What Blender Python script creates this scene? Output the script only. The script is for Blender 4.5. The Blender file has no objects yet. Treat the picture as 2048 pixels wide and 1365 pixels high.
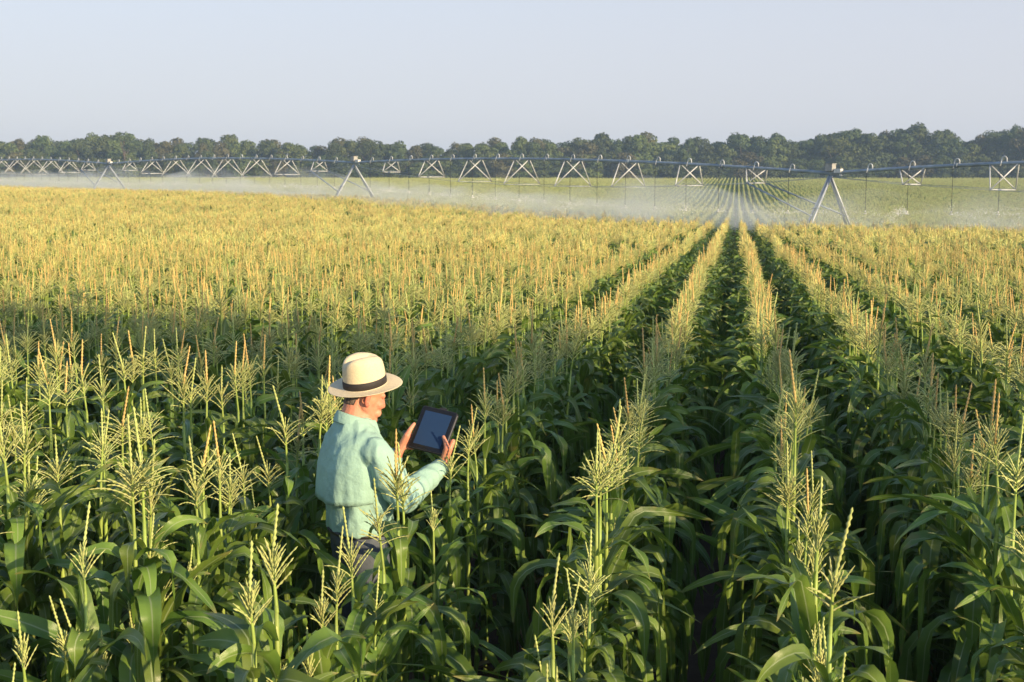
import bpy, math, random
import numpy as np
from math import sin, cos, pi, radians, sqrt
from mathutils import Vector, Matrix
R = random.Random(7)
sc = bpy.context.scene
col = sc.collection
# ---------------------------------------------------------------- camera, sky, sun, exposure
LENS, SENS, W0, H0 = 28.0, 22.3, 2048, 1365
F = W0 * LENS / SENS
HORIZON_Y = 365.0
PITCH = math.atan((H0 / 2 - HORIZON_Y) / F)
cd = bpy.data.cameras.new('camera'); cam = bpy.data.objects.new('camera', cd); col.objects.link(cam)
cd.lens = LENS; cd.sensor_width = SENS; cd.clip_end = 6000; cd.clip_start = 0.05
cam.location = (0, 0, 0); cam.rotation_euler = (pi / 2 - PITCH, 0, 0)
cd.dof.use_dof = True; cd.dof.focus_distance = 5.9; cd.dof.aperture_fstop = 7.1
sc.camera = cam
SUN_EL, SUN_AZ = radians(16.0), radians(133.0)      # azimuth clockwise from +Y
S = Vector((sin(SUN_AZ) * cos(SUN_EL), cos(SUN_AZ) * cos(SUN_EL), sin(SUN_EL)))
w = bpy.data.worlds.new('World'); sc.world = w; w.use_nodes = True
nt = w.node_tree; nt.nodes.clear()
sky = nt.nodes.new('ShaderNodeTexSky'); sky.sky_type = 'NISHITA'; sky.sun_disc = False
sky.sun_elevation = SUN_EL; sky.sun_rotation = SUN_AZ; sky.altitude = 0
sky.air_density = 1.0; sky.dust_density = 1.0; sky.ozone_density = 2.0
bg = nt.nodes.new('ShaderNodeBackground'); bg.inputs[1].default_value = 0.15
wo = nt.nodes.new('ShaderNodeOutputWorld')
tint = nt.nodes.new('ShaderNodeMix'); tint.data_type = 'RGBA'; tint.inputs[0].default_value = 0.8
tint.inputs[7].default_value = (3.32, 3.24, 3.60, 1)      # pale summer haze mixed into the clear sky
wtc = nt.nodes.new('ShaderNodeTexCoord'); wsx = nt.nodes.new('ShaderNodeSeparateXYZ'); nt.links.new(wtc.outputs['Generated'], wsx.inputs[0])
wmr = nt.nodes.new('ShaderNodeMapRange'); wmr.interpolation_type = 'SMOOTHSTEP'; wmr.inputs[1].default_value = 0.06; wmr.inputs[2].default_value = 0.45
wmr.inputs[3].default_value = 0.84; wmr.inputs[4].default_value = 0.02; nt.links.new(wsx.outputs[2], wmr.inputs[0]); nt.links.new(wmr.outputs[0], tint.inputs[0])
nt.links.new(sky.outputs[0], tint.inputs[6]); nt.links.new(tint.outputs[2], bg.inputs[0]); nt.links.new(bg.outputs[0], wo.inputs[0])
ld = bpy.data.lights.new('sun', 'SUN'); ld.energy = 5.0; ld.angle = radians(0.6); ld.color = (1.0, 0.76, 0.44)
sun = bpy.data.objects.new('sun', ld); col.objects.link(sun)
sun.rotation_euler = S.to_track_quat('Z', 'Y').to_euler()
sc.view_settings.view_transform = 'Standard'; sc.view_settings.look = 'None'
sc.view_settings.exposure = 0.56; sc.view_settings.gamma = 1.0
HAZE_D = 0.0006
cy = sc.cycles
cy.use_denoising = True
cy.max_bounces = 5; cy.diffuse_bounces = 2; cy.glossy_bounces = 2; cy.transmission_bounces = 3
cy.volume_bounces = 1; cy.transparent_max_bounces = 6; cy.sample_clamp_indirect = 4.0
cy.caustics_reflective = False; cy.caustics_refractive = False

# ---------------------------------------------------------------- helpers
CP, SP = cos(PITCH), sin(PITCH)
def ray(px, py):
    x, y = (px - W0 / 2) / F, (H0 / 2 - py) / F
    return Vector((x, CP + y * SP, -SP + y * CP))
def at(px, py, Y):
    d = ray(px, py); return d * (Y / d.y)
def proj(X, Y, Z):
    dep = Y * CP - Z * SP; up = Y * SP + Z * CP
    return W0 / 2 + F * X / dep, H0 / 2 - F * up / dep

def tag(o, label=None, cat=None, group=None, kind=None):
    if label: o['label'] = label
    if cat: o['category'] = cat
    if group: o['group'] = group
    if kind: o['kind'] = kind
    return o
def empty(name, loc=(0, 0, 0), rz=0):
    o = bpy.data.objects.new(name, None); col.objects.link(o); o.location = loc
    o.rotation_euler = (0, 0, rz); o.empty_display_size = 0.1
    return o
class MB:
    def __init__(s): s.v = []; s.f = []; s.m = []; s.uv = []
    def add(s, vs, fs, mat=0, uvs=None):
        b = len(s.v); s.v.extend([tuple(v) for v in vs])
        for i, f in enumerate(fs):
            s.f.append(tuple(b + k for k in f)); s.m.append(mat)
            s.uv.append(uvs[i] if uvs else [(0, 0)] * len(f))
    def tube(s, pts, rad, n=6, mat=0, cap=True):
        pts = [Vector(p) for p in pts]; vs = []; fs = []
        ref = Vector((0.13, 0.31, 0.94))
        for i, p in enumerate(pts):
            t = (pts[min(i + 1, len(pts) - 1)] - pts[max(i - 1, 0)])
            t = t.normalized() if t.length > 1e-9 else Vector((0, 0, 1))
            a = t.cross(ref)
            if a.length < 0.15: a = t.cross(Vector((1, 0, 0)))
            a.normalize(); b = t.cross(a); r = rad[i] if hasattr(rad, '__len__') else rad
            for k in range(n):
                q = 2 * pi * k / n; vs.append(p + (a * cos(q) + b * sin(q)) * r)
        for i in range(len(pts) - 1):
            for k in range(n):
                fs.append((i * n + k, i * n + (k + 1) % n, (i + 1) * n + (k + 1) % n, (i + 1) * n + k))
        if cap and n > 2:
            fs.append(tuple(range(n - 1, -1, -1))); fs.append(tuple((len(pts) - 1) * n + k for k in range(n)))
        s.add(vs, fs, mat)
    def box(s, c, sz, M=None, mat=0):
        c = Vector(c); M = M or Matrix.Identity(3)
        vs = [c + M @ Vector((x * sz[0] / 2, y * sz[1] / 2, z * sz[2] / 2)) for x in (-1, 1) for y in (-1, 1) for z in (-1, 1)]
        s.add(vs, [(0, 1, 3, 2), (4, 6, 7, 5), (0, 4, 5, 1), (2, 3, 7, 6), (0, 2, 6, 4), (1, 5, 7, 3)], mat)
    def ball(s, c, r, n=10, m=7, M=None, mat=0):
        c = Vector(c); r = r if hasattr(r, '__len__') else (r, r, r); M = M or Matrix.Identity(3)
        vs = [c + M @ Vector((0, 0, r[2]))]; fs = []
        for j in range(1, m):
            th = pi * j / m
            for k in range(n):
                ph = 2 * pi * k / n
                vs.append(c + M @ Vector((r[0] * sin(th) * cos(ph), r[1] * sin(th) * sin(ph), r[2] * cos(th))))
        vs.append(c + M @ Vector((0, 0, -r[2])))
        for k in range(n):
            fs.append((0, 1 + k, 1 + (k + 1) % n))
            e = 1 + (m - 2) * n; fs.append((len(vs) - 1, e + (k + 1) % n, e + k))
        for j in range(m - 2):
            for k in range(n):
                a = 1 + j * n + k; b = 1 + j * n + (k + 1) % n; fs.append((a, a + n, b + n, b))
        s.add(vs, fs, mat)
    def cap(s, a, b, ra, rb, n=12):      # capsule
        s.ball(a, ra, n, 8); s.ball(b, rb, n, 8)
        a = Vector(a); b = Vector(b)
        if (b - a).length > 1e-5: s.tube([a, b], [ra, rb], n)
    def merge(s, o, fn=lambda v: v):
        s.add([fn(Vector(v)) for v in o.v], [], 0); b = len(s.v) - len(o.v)
        for f, m, u in zip(o.f, o.m, o.uv):
            s.f.append(tuple(b + k for k in f)); s.m.append(m); s.uv.append(u)
    def mesh(s, name, mats, smooth=True):
        me = bpy.data.meshes.new(name); me.from_pydata(s.v, [], s.f)
        for m in mats: me.materials.append(m)
        me.polygons.foreach_set('material_index', s.m)
        me.polygons.foreach_set('use_smooth', [smooth] * len(s.f))
        uvl = me.uv_layers.new(name='UVMap')
        flat = [c for u in s.uv for p in u for c in p]
        uvl.data.foreach_set('uv', flat)
        me.update(); return me
    def build(s, name, mats, parent=None, smooth=True):
        if not isinstance(mats, (list, tuple)): mats = [mats]
        o = bpy.data.objects.new(name, s.mesh(name, mats, smooth)); col.objects.link(o)
        if parent: o.parent = parent
        return o
def remeshed(mb, name, mat, voxel, smooth_it, parent=None, fac=0.5):
    """weld overlapping volumes of a builder into one continuous skin"""
    o = mb.build('tmp_skin', mat)
    r = o.modifiers.new('r', 'REMESH'); r.mode = 'VOXEL'; r.voxel_size = voxel
    if smooth_it:
        s_ = o.modifiers.new('s', 'SMOOTH'); s_.factor = fac; s_.iterations = smooth_it
    dg = bpy.context.evaluated_depsgraph_get()
    me = bpy.data.meshes.new_from_object(o.evaluated_get(dg)); me.name = name
    old = o.data; bpy.data.objects.remove(o); bpy.data.meshes.remove(old)
    me.polygons.foreach_set('use_smooth', [True] * len(me.polygons))
    if not me.materials: me.materials.append(mat)
    n = bpy.data.objects.new(name, me); col.objects.link(n)
    if parent: n.parent = parent
    return n
def getco(me):
    a = np.empty(len(me.vertices) * 3, np.float32); me.vertices.foreach_get('co', a); return a.reshape(-1, 3)
def getno(me):
    a = np.empty(len(me.vertices) * 3, np.float32); me.vertices.foreach_get('normal', a); return a.reshape(-1, 3)
def setco(me, a):
    me.vertices.foreach_set('co', a.astype(np.float32).ravel()); me.update()

# ---------------------------------------------------------------- materials
def mat(name, base, rough=0.6, var=0.12, scale=8.0, metal=0.0, trans=0.0, tcol=None, spec=0.5, bump=0.0, bscale=40.0, col2=None, obj_var=0.0, coat=0.0):
    m = bpy.data.materials.new(name); m.use_nodes = True; n = m.node_tree; n.nodes.clear(); L = n.links
    out = n.nodes.new('ShaderNodeOutputMaterial'); p = n.nodes.new('ShaderNodeBsdfPrincipled')
    p.inputs['Roughness'].default_value = rough; p.inputs['Metallic'].default_value = metal
    p.inputs['Specular IOR Level'].default_value = spec
    tc = n.nodes.new('ShaderNodeTexCoord'); nz = n.nodes.new('ShaderNodeTexNoise')
    nz.inputs['Scale'].default_value = scale; nz.inputs['Detail'].default_value = 4
    L.new(tc.outputs['Object'], nz.inputs['Vector'])
    mx = n.nodes.new('ShaderNodeMix'); mx.data_type = 'RGBA'
    c2 = col2 or tuple(min(1, c * (1 + var * 2)) for c in base)
    c1 = base if col2 else tuple(c * (1 - var * 2) for c in base)
    mx.inputs[6].default_value = (*c1, 1); mx.inputs[7].default_value = (*c2, 1)
    ramp = n.nodes.new('ShaderNodeMapRange'); ramp.inputs[1].default_value = 0.3; ramp.inputs[2].default_value = 0.7
    L.new(nz.outputs[0], ramp.inputs[0]); L.new(ramp.outputs[0], mx.inputs[0])
    last = mx.outputs[2]
    if obj_var:
        oi = n.nodes.new('ShaderNodeObjectInfo'); hs = n.nodes.new('ShaderNodeHueSaturation')
        mr = n.nodes.new('ShaderNodeMapRange'); mr.inputs[3].default_value = 1 - obj_var; mr.inputs[4].default_value = 1 + obj_var
        mh = n.nodes.new('ShaderNodeMapRange'); mh.inputs[3].default_value = 0.5 - obj_var * 0.06; mh.inputs[4].default_value = 0.5 + obj_var * 0.06
        L.new(oi.outputs['Random'], mr.inputs[0]); L.new(mr.outputs[0], hs.inputs['Value'])
        L.new(oi.outputs['Random'], mh.inputs[0]); L.new(mh.outputs[0], hs.inputs['Hue'])
        L.new(last, hs.inputs['Color']); last = hs.outputs[0]
    L.new(last, p.inputs['Base Color'])
    if coat: p.inputs['Coat Weight'].default_value = coat
    if bump:
        nb = n.nodes.new('ShaderNodeTexNoise'); nb.inputs['Scale'].default_value = bscale; nb.inputs['Detail'].default_value = 5
        L.new(tc.outputs['Object'], nb.inputs['Vector'])
        bp = n.nodes.new('ShaderNodeBump'); bp.inputs['Strength'].default_value = bump; bp.inputs['Distance'].default_value = 0.02
        L.new(nb.outputs[0], bp.inputs['Height']); L.new(bp.outputs[0], p.inputs['Normal'])
    sh = p.outputs[0]
    if trans:
        tr = n.nodes.new('ShaderNodeBsdfTranslucent')
        if tcol: tr.inputs[0].default_value = (*tcol, 1)
        else: L.new(last, tr.inputs[0])
        ms = n.nodes.new('ShaderNodeMixShader'); ms.inputs[0].default_value = trans
        L.new(p.outputs[0], ms.inputs[1]); L.new(tr.outputs[0], ms.inputs[2]); sh = ms.outputs[0]
    L.new(sh, out.inputs[0]); m['p'] = 1
    return m

def leaf_material(name, c_dark, c_light, rib, tcol, trans=0.3, rough=0.33):
    m = mat(name, c_dark, rough=rough, col2=c_light, scale=5.0, trans=trans, tcol=tcol, spec=0.45, obj_var=0.22)
    n = m.node_tree; L = n.links
    p = [x for x in n.nodes if x.type == 'BSDF_PRINCIPLED'][0]
    src = p.inputs['Base Color'].links[0].from_socket
    uv = n.nodes.new('ShaderNodeUVMap'); uv.uv_map = 'UVMap'
    sx = n.nodes.new('ShaderNodeSeparateXYZ'); L.new(uv.outputs[0], sx.inputs[0])
    a = n.nodes.new('ShaderNodeMath'); a.operation = 'SUBTRACT'; a.inputs[1].default_value = 0.5; L.new(sx.outputs[0], a.inputs[0])
    b = n.nodes.new('ShaderNodeMath'); b.operation = 'ABSOLUTE'; L.new(a.outputs[0], b.inputs[0])
    c = n.nodes.new('ShaderNodeMapRange'); c.inputs[1].default_value = 0.02; c.inputs[2].default_value = 0.055
    c.inputs[3].default_value = 0.75; c.inputs[4].default_value = 0.0; L.new(b.outputs[0], c.inputs[0])
    mx = n.nodes.new('ShaderNodeMix'); mx.data_type = 'RGBA'; L.new(c.outputs[0], mx.inputs[0])
    L.new(src, mx.inputs[6]); mx.inputs[7].default_value = (*rib, 1); L.new(mx.outputs[2], p.inputs['Base Color'])
    # scorched tips and blotches
    tp = n.nodes.new('ShaderNodeMapRange'); tp.inputs[1].default_value = 0.90; tp.inputs[2].default_value = 1.0; L.new(sx.outputs[1], tp.inputs[0])
    tz = n.nodes.new('ShaderNodeTexNoise'); tz.inputs['Scale'].default_value = 9.0; tz.inputs['Detail'].default_value = 3
    tcc = [x for x in n.nodes if x.type == 'TEX_COORD'][0]; L.new(tcc.outputs['Object'], tz.inputs['Vector'])
    tz2 = n.nodes.new('ShaderNodeMapRange'); tz2.inputs[1].default_value = 0.66; tz2.inputs[2].default_value = 0.74; tz2.inputs[4].default_value = 0.6; L.new(tz.outputs[0], tz2.inputs[0])
    tm = n.nodes.new('ShaderNodeMath'); tm.operation = 'MAXIMUM'; L.new(tp.outputs[0], tm.inputs[0]); L.new(tz2.outputs[0], tm.inputs[1])
    mx2 = n.nodes.new('ShaderNodeMix'); mx2.data_type = 'RGBA'; L.new(tm.outputs[0], mx2.inputs[0]); L.new(mx.outputs[2], mx2.inputs[6])
    mx2.inputs[7].default_value = (0.26, 0.22, 0.08, 1); L.new(mx2.outputs[2], p.inputs['Base Color'])
    # fine parallel veins
    wv = n.nodes.new('ShaderNodeMath'); wv.operation = 'MULTIPLY'; wv.inputs[1].default_value = 150.0; L.new(sx.outputs[0], wv.inputs[0])
    sn = n.nodes.new('ShaderNodeMath'); sn.operation = 'SINE'; L.new(wv.outputs[0], sn.inputs[0])
    bp = n.nodes.new('ShaderNodeBump'); bp.inputs['Strength'].default_value = 0.25; bp.inputs['Distance'].default_value = 0.002
    L.new(sn.outputs[0], bp.inputs['Height']); L.new(bp.outputs[0], p.inputs['Normal'])
    return m

M = {}
M['leaf'] = leaf_material('corn_leaf', (0.068, 0.132, 0.024), (0.19, 0.28, 0.050), (0.34, 0.42, 0.22), (0.18, 0.30, 0.03), 0.22)
M['leaf_dry'] = leaf_material('corn_leaf_dry', (0.22, 0.15, 0.06), (0.36, 0.28, 0.12), (0.4, 0.33, 0.18), (0.3, 0.2, 0.06), 0.2, 0.8)
M['leaf_far'] = leaf_material('corn_leaf_young', (0.07, 0.15, 0.04), (0.13, 0.22, 0.06), (0.3, 0.4, 0.18), (0.2, 0.3, 0.04), 0.25)
M['stalk'] = mat('corn_stalk', (0.30, 0.40, 0.08), 0.5, var=0.15, scale=9, obj_var=0.12)
M['branch'] = mat('tassel_branch', (0.44, 0.52, 0.17), 0.7, col2=(0.62, 0.62, 0.26), scale=30, obj_var=0.12, trans=0.15)
M['spike_green'] = mat('tassel_spike_green', (0.38, 0.47, 0.14), 0.7, col2=(0.54, 0.56, 0.20), scale=40, obj_var=0.12)
M['spike_orange'] = mat('tassel_spike_ripe', (0.60, 0.39, 0.12), 0.75, col2=(0.74, 0.54, 0.20), scale=60, obj_var=0.12)
M['branch_gold'] = mat('tassel_branch_gold', (0.62, 0.59, 0.20), 0.75, col2=(0.76, 0.68, 0.27), scale=30, obj_var=0.15, trans=0.15)
M['branch_young'] = mat('tassel_branch_young', (0.36, 0.42, 0.14), 0.75, col2=(0.50, 0.52, 0.19), scale=30, obj_var=0.15)
M['soil'] = mat('soil', (0.10, 0.062, 0.04), 0.95, col2=(0.19, 0.125, 0.08), scale=1.7, bump=0.8, bscale=9)
CORN_MATS = [M['leaf'], M['stalk'], M['branch'], M['spike_green'], M['spike_orange'], M['branch_gold'], M['branch_young'], M['leaf_far'], M['leaf_dry']]
LEAF, STALK, BR, SPG, SPO, BRG, BRY, LFF, LDR = range(9)

# ---------------------------------------------------------------- terrain: heights of the corn tops relative to the camera
CORN_H = 1.68
CTRL = [(-3, -8, -.86), (4, -8, -.86), (0, 5, -.91), (-3, 10, -1.0), (5, 10, -1.0), (0, 20, -1.18), (-10, 25, -1.18), (12, 25, -1.28), (5, 40, -1.56), (-20, 50, -1.22),
        (20, 45, -1.66), (16.2, 66, -2.02), (-11.8, 97, -.98), (-39.8, 128, -.58), (12, 70, -2.06), (30, 170, -2.25), (22, 120, -2.45), (40, 229, -.71),
        (56, 320, 1.24), (-60, 200, .1), (60, 100, -2.1), (90, 200, -1.1), (0, 210, -1.0), (-130, 320, 1.3), (-40, 320, 1.3), (150, 320, 1.3), (0, 320, 1.25),
        (-160, 200, .5), (200, 200, -.5), (-120, 60, -1.0), (140, 60, -2.0), (-80, -60, -1), (80, -60, -1), (0, 420, 1.6), (-200, 420, 1.6), (200, 420, 1.6)]
CA = np.array(CTRL, float)
def _tps(r2): return np.where(r2 > 1e-9, 0.5 * r2 * np.log(np.maximum(r2, 1e-9)), 0)
_n = len(CA); _D = _tps(((CA[:, None, :2] - CA[None, :, :2]) ** 2).sum(-1) / 1e4)
_P = np.c_[np.ones(_n), CA[:, :2] / 100]
_A = np.block([[_D + 2e-4 * np.eye(_n), _P], [_P.T, np.zeros((3, 3))]])
_sol = np.linalg.solve(_A, np.r_[CA[:, 2], 0, 0, 0])
def ground_np(X, Y):
    X = np.asarray(X, float); Y = np.asarray(Y, float)
    Xc = np.clip(X, -230, 230); Yc = np.clip(Y, -70, 430)
    r2 = ((Xc[..., None] - CA[:, 0]) ** 2 + (Yc[..., None] - CA[:, 1]) ** 2) / 1e4
    return (_tps(r2) * _sol[:_n]).sum(-1) + _sol[_n] + _sol[_n + 1] * Xc / 100 + _sol[_n + 2] * Yc / 100 - CORN_H
def ground(x, y): return float(ground_np(x, y))

def axis_vals(dense, lo, hi): return sorted(set([lo, hi] + dense))
xs = sorted(set(list(range(-230, 231, 5)) + [-1200, -900, -600, -400, -300, 300, 400, 600, 900, 1200]))
ys = sorted(set(list(range(-70, 431, 5)) + [-1200, -700, -300, -150, 520, 650, 800, 1000, 1200]))
GX, GY = np.meshgrid(xs, ys); GZ = ground_np(GX, GY)
gm = MB(); nx = len(xs)
gm.add(np.stack([GX.ravel(), GY.ravel(), GZ.ravel()], 1).tolist(),
       [(j * nx + i, j * nx + i + 1, (j + 1) * nx + i + 1, (j + 1) * nx + i) for j in range(len(ys) - 1) for i in range(nx - 1)])
tag(gm.build('ground', M['soil']), kind='structure')

# ---------------------------------------------------------------- corn plant pieces
def leaf(mb, h0, az, length, width, e0, drop, seed, m=LEAF, n=13, across=5, rad=0.009, kink=None):
    r = random.Random(seed); p = Vector((cos(az) * rad, sin(az) * rad, h0)); pts = []
    yaw = az; yb = r.uniform(-1.0, 1.0); roll0 = r.uniform(-.15, .15); roll1 = r.uniform(-2.6, 2.6)
    pw = r.uniform(1.0, 1.6); reach = r.uniform(.5, .85) if drop > 1.9 else 1.0; ph = r.uniform(0, 6); k1 = r.uniform(9, 15); amp = r.uniform(.2, .55)
    kk = kink if kink is not None else (r.uniform(.35, .6) if r.random() < .6 else None)
    rows = []
    for i in range(n):
        t = i / (n - 1)
        e = e0 - drop * min(1, t / reach) ** pw
        if kk and t > kk: e -= min(1, (t - kk) / .12) * (.55 + .5 * abs(sin(seed)))
        e = max(e, -1.52)
        d = Vector((cos(yaw) * cos(e), sin(yaw) * cos(e), sin(e)))
        if i: p = p + d * (length / (n - 1))
        yaw = az + yb * t
        side = Vector((-sin(yaw), cos(yaw), 0)); up = side.cross(d) * -1
        ro = roll0 + (roll1 - roll0) * t * t
        s2 = side * cos(ro) + up * sin(ro); u2 = up * cos(ro) - side * sin(ro)
        wd = width * min(1, .42 + t * 2.6) * max(0.0, 1 - t ** 2.6) ** .8 * .5
        if i == n - 1: wd = width * .01
        fold = .35 * (1 - .6 * t); row = []
        for k in range(across):
            q = -1 + 2 * k / (across - 1)
            wave = amp * wd * (q * q) * sin(k1 * t * 1.3 + ph + (2.2 if q > 0 else 0)) * min(1, t * 4)
            row.append(p + s2 * (q * wd) + u2 * (abs(q) * wd * fold + wave))
        rows.append(row)
    vs = [v for row in rows for v in row]; fs = []; uvs = []
    for i in range(n - 1):
        for k in range(across - 1):
            fs.append((i * across + k, i * across + k + 1, (i + 1) * across + k + 1, (i + 1) * across + k))
            a, b = k / (across - 1), (k + 1) / (across - 1); c, d_ = i / (n - 1), (i + 1) / (n - 1)
            uvs.append([(a, c), (b, c), (b, d_), (a, d_)])
    mb.add(vs, fs, m, uvs)
H_ST = 1.26     # height of the stalk top where the tassel begins
def leaves_mb(seed, m=LEAF, lod=0):
    r = random.Random(seed); mb = MB(); az = r.uniform(0, pi); nl = 20 if lod == 0 else 8
    for i in range(nl):
        t = i / (nl - 1); h = .10 + t * (H_ST - .20)
        a = az + (i % 2) * pi + r.uniform(-.85, .85)
        ln = (.52 + .20 * sin(pi * min(1, t * 1.15))) * r.uniform(.85, 1.12); 
        if t > .85: ln *= .62
        wd = (.062 + .020 * sin(pi * t)) * r.uniform(.75, 1.2)
        e0 = r.uniform(.8, 1.25) if t < .8 else r.uniform(.9, 1.35)
        dr = r.uniform(2.1, 2.8) if t < .8 else r.uniform(1.1, 2.5)
        if r.random() < .16: dr *= .35; e0 += .15
        if lod == 0: leaf(mb, h, a, ln, wd, e0, dr, seed * 97 + i, LDR if (i < 2 and r.random() < .6) else m)
        else: leaf(mb, h, a, ln, wd * 1.4, e0, dr, seed * 97 + i, m, n=5, across=3, kink=2)
    return mb
def stalk_mb(seed, n=7, sides=7):
    r = random.Random(seed); mb = MB(); pts = []; rad = []
    for i in range(n):
        z = i * H_ST / n; rr = .0125 - .0055 * (i / n)
        pts += [(0, 0, z - (0.1 if i == 0 else 0)), (0, 0, z + .01), (0, 0, z + .03)]; rad += [rr * 1.25, rr * 1.25, rr * 1.0]
    pts.append((0, 0, H_ST)); rad.append(.006)
    mb.tube(pts, rad, sides, STALK); return mb
r_k = random.Random(1)
def knobby(mb, pts, r0, r1, m, n=3, step=.012):
    """a tassel branch: rows of overlapping spikelets along a curve"""
    P = [Vector(p) for p in pts]; L = [0]
    for a, b in zip(P, P[1:]): L.append(L[-1] + (b - a).length)
    tot = L[-1]; cnt = max(3, int(tot / step)); q = []; rr = []
    for i in range(cnt + 1):
        d = tot * i / cnt; j = 0
        while j < len(L) - 2 and L[j + 1] < d: j += 1
        q.append(P[j].lerp(P[j + 1], (d - L[j]) / max(1e-6, L[j + 1] - L[j])))
        t = i / cnt; base = r0 + (r1 - r0) * t
        rr.append(base * (1.35 if i % 2 else .62) * r_k.uniform(.8, 1.2) * (1 if i < cnt else .3))
    mb.tube(q, rr, n, m, cap=False)
def tassel_mb(seed, ripe, mb_m=None, sp_m=None, lod=0, young=False):
    r = random.Random(seed); mb = MB(); bm = BR if mb_m is None else mb_m; sm = (SPO if ripe else SPG) if sp_m is None else sp_m
    lean = Vector((r.uniform(-.08, .08), r.uniform(-.08, .08), 1)).normalized(); opn = r.uniform(-.35, .25)
    base = Vector((0, 0, H_ST)); stem = r.uniform(.04, .11); zone = r.uniform(.08, .12); spike = r.uniform(.17, .24)
    if young: stem *= .5; spike *= .95; zone *= .85
    f0 = base + lean * stem; f1 = f0 + lean * zone; top = f1 + lean * spike
    if lod == 0:
        mb.tube([base - lean * .02, f0, f1], [.0062, .005, .004], 6, STALK, cap=False)
        bend = Vector((r.uniform(-.02, .02), r.uniform(-.02, .02), 0))
        knobby(mb, [f1, (f1 + top) / 2 + bend, top + bend * 2], .0062 if ripe else .0052, .004, sm, 5, .009)
        nb = r.randint(14, 28)
    else:
        mb.tube([base, f1], [.008, .006], 3, STALK, cap=False)
        mb.tube([f1, (f1 + top) / 2, top], [.0085, .0095, .004], 3, sm, cap=False); nb = 15
    for i in range(nb):
        t = (i / (nb - 1)) ** .8; a = i * 2.4 + r.uniform(-.4, .4)
        p = f0 + (f1 - f0) * t; ln = ((.155 if lod == 0 else .185) - .06 * t) * r.uniform(.7, 1.15)
        e = .72 + .45 * t + r.uniform(-.25, .2) + opn; cur = r.uniform(-.1, 1.0); pts = [p]
        if young: ln *= r.uniform(.55, .8); e = min(1.35, e + .28); cur *= .6
        pass; ns = 5 if lod == 0 else 2
        for k in range(ns):
            ee = e - cur * (k / ns) ** 1.3
            p = p + (Vector((cos(a) * cos(ee), sin(a) * cos(ee), sin(ee)))) * (ln / ns); pts.append(p)
        if lod == 0: knobby(mb, pts, .0033, .0026, bm, 3, .009)
        else: mb.tube(pts, [.006, .0075, .004], 3, bm, cap=False)
    return mb
NV = 10
leaf_me = [leaves_mb(100 + i).mesh('leaves', CORN_MATS) for i in range(NV)]
stalk_me = [stalk_mb(200 + i).mesh('stalk', CORN_MATS) for i in range(3)]
tg_me = [tassel_mb(300 + i, False).mesh('tassel', CORN_MATS) for i in range(8)]
to_me = [tassel_mb(400 + i, True).mesh('tassel', CORN_MATS) for i in range(8)]
ty_me = [tassel_mb(700 + i, False, young=True).mesh('tassel', CORN_MATS) for i in range(8)]
PLANT_H = 1.66   # nominal tip height of a template

# ---------------------------------------------------------------- where the plants stand
ROW_A = math.atan((1475 - 1024) / F * CP); RD = (sin(ROW_A), cos(ROW_A)); RP = (cos(ROW_A), -sin(ROW_A))
SP_ROW, U0 = 0.80, 0.28
def row_xy(k, v):
    u = U0 + SP_ROW * k + .028 * sin(v * .9 + k * 2.1) + .02 * sin(v * .31 + k); return RD[0] * v + RP[0] * u, RD[1] * v + RP[1] * u
TIPS = """122 600 o;115 620 o;94 699 o;128 695 o;148 628 o;194 613 o;211 598 o;231 645 o;168 686 o;239 748 o;267 598 o;203 702 g;310 660 g;341 672 g;354 660 g;363 695 o;424 616 o;409 689 o;473 689 o;483 682 o;500 633 o;541 626 o;577 633 g;468 633 g;40 775 g;5 765 g;48 745 g;401 808 o;435 836 o;389 857 g;453 877 g;112 841 g;48 874 g;66 913 g;260 831 g;280 814 g;293 864 g;546 931 g;161 966 g;443 712 g;294 1010 g;308 1002 g;378 1046 g;325 1065 g;127 1167 g;145 1155 g;258 1164 g;202 1205 g;557 1208 g;501 1006 g;669 1041 g;645 1087 g;703 999 g;765 962 g;1107 1068 g;1170 1123 g;1186 1091 g;1174 1185 g;1192 1073 g;1601 994 g;1670 950 g;1634 1129 g;1660 1211 g;1610 1237 g;1253 1034 g;1222 1018 g;1925 742 o;1917 757 o;1983 768 o;2006 797 o;1972 823 o;2038 831 g;1907 823 g;1852 802 g;1887 752 g;1896 760 g;1640 870 g;1634 951 g;1867 676 o;1857 708 o;1027 655 o;1046 657 o;1037 690 o;1070 629 o;1078 673 g;1012 690 g;969 739 o;997 749 o;935 805 g;899 841 g;824 633 o;851 649 o;1290 654 o;1314 687 g;1296 696 g;1240 775 g;1224 805 g;1195 831 g;1202 841 g;1215 849 o;1278 762 g;1286 734 g;1305 764 o;1272 838 g;1303 785 o;1570 708 o;1595 721 o;1559 785 o;1544 798 o;1588 749 g;794 841 o;806 870 g;866 936 g"""
manual = []
for s_ in TIPS.split(';'):
    a_, b_, c_ = s_.split(); px, py = float(a_), float(b_); d = ray(px, py); best = None
    for k in range(-14, 8):
        u = U0 + SP_ROW * k; den = d.x * RP[0] + d.y * RP[1]
        if abs(den) < 1e-6: continue
        s = u / den
        if s <= 1.5: continue
        p = d * s; h = p.z - ground(p.x, p.y); c = abs(h - (1.70 - .42 * max(0, min(1, (py - 820) / 300))))
        if best is None or c < best[0]: best = (c, k, p, h)
    if best and 1.05 < best[3] < 2.02:
        k, p, h = best[1:]; v = p.x * RD[0] + p.y * RD[1]
        manual.append(dict(k=k, v=v, x=p.x, y=p.y, h=h, ripe=c_ == 'o', man=True))
MANX, MANY = -0.775, 5.92
plants = []; used = {}
for m_ in manual: used.setdefault(m_['k'], []).append(m_['v'])
rr = random.Random(11)
VMAX = 30.0
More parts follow.
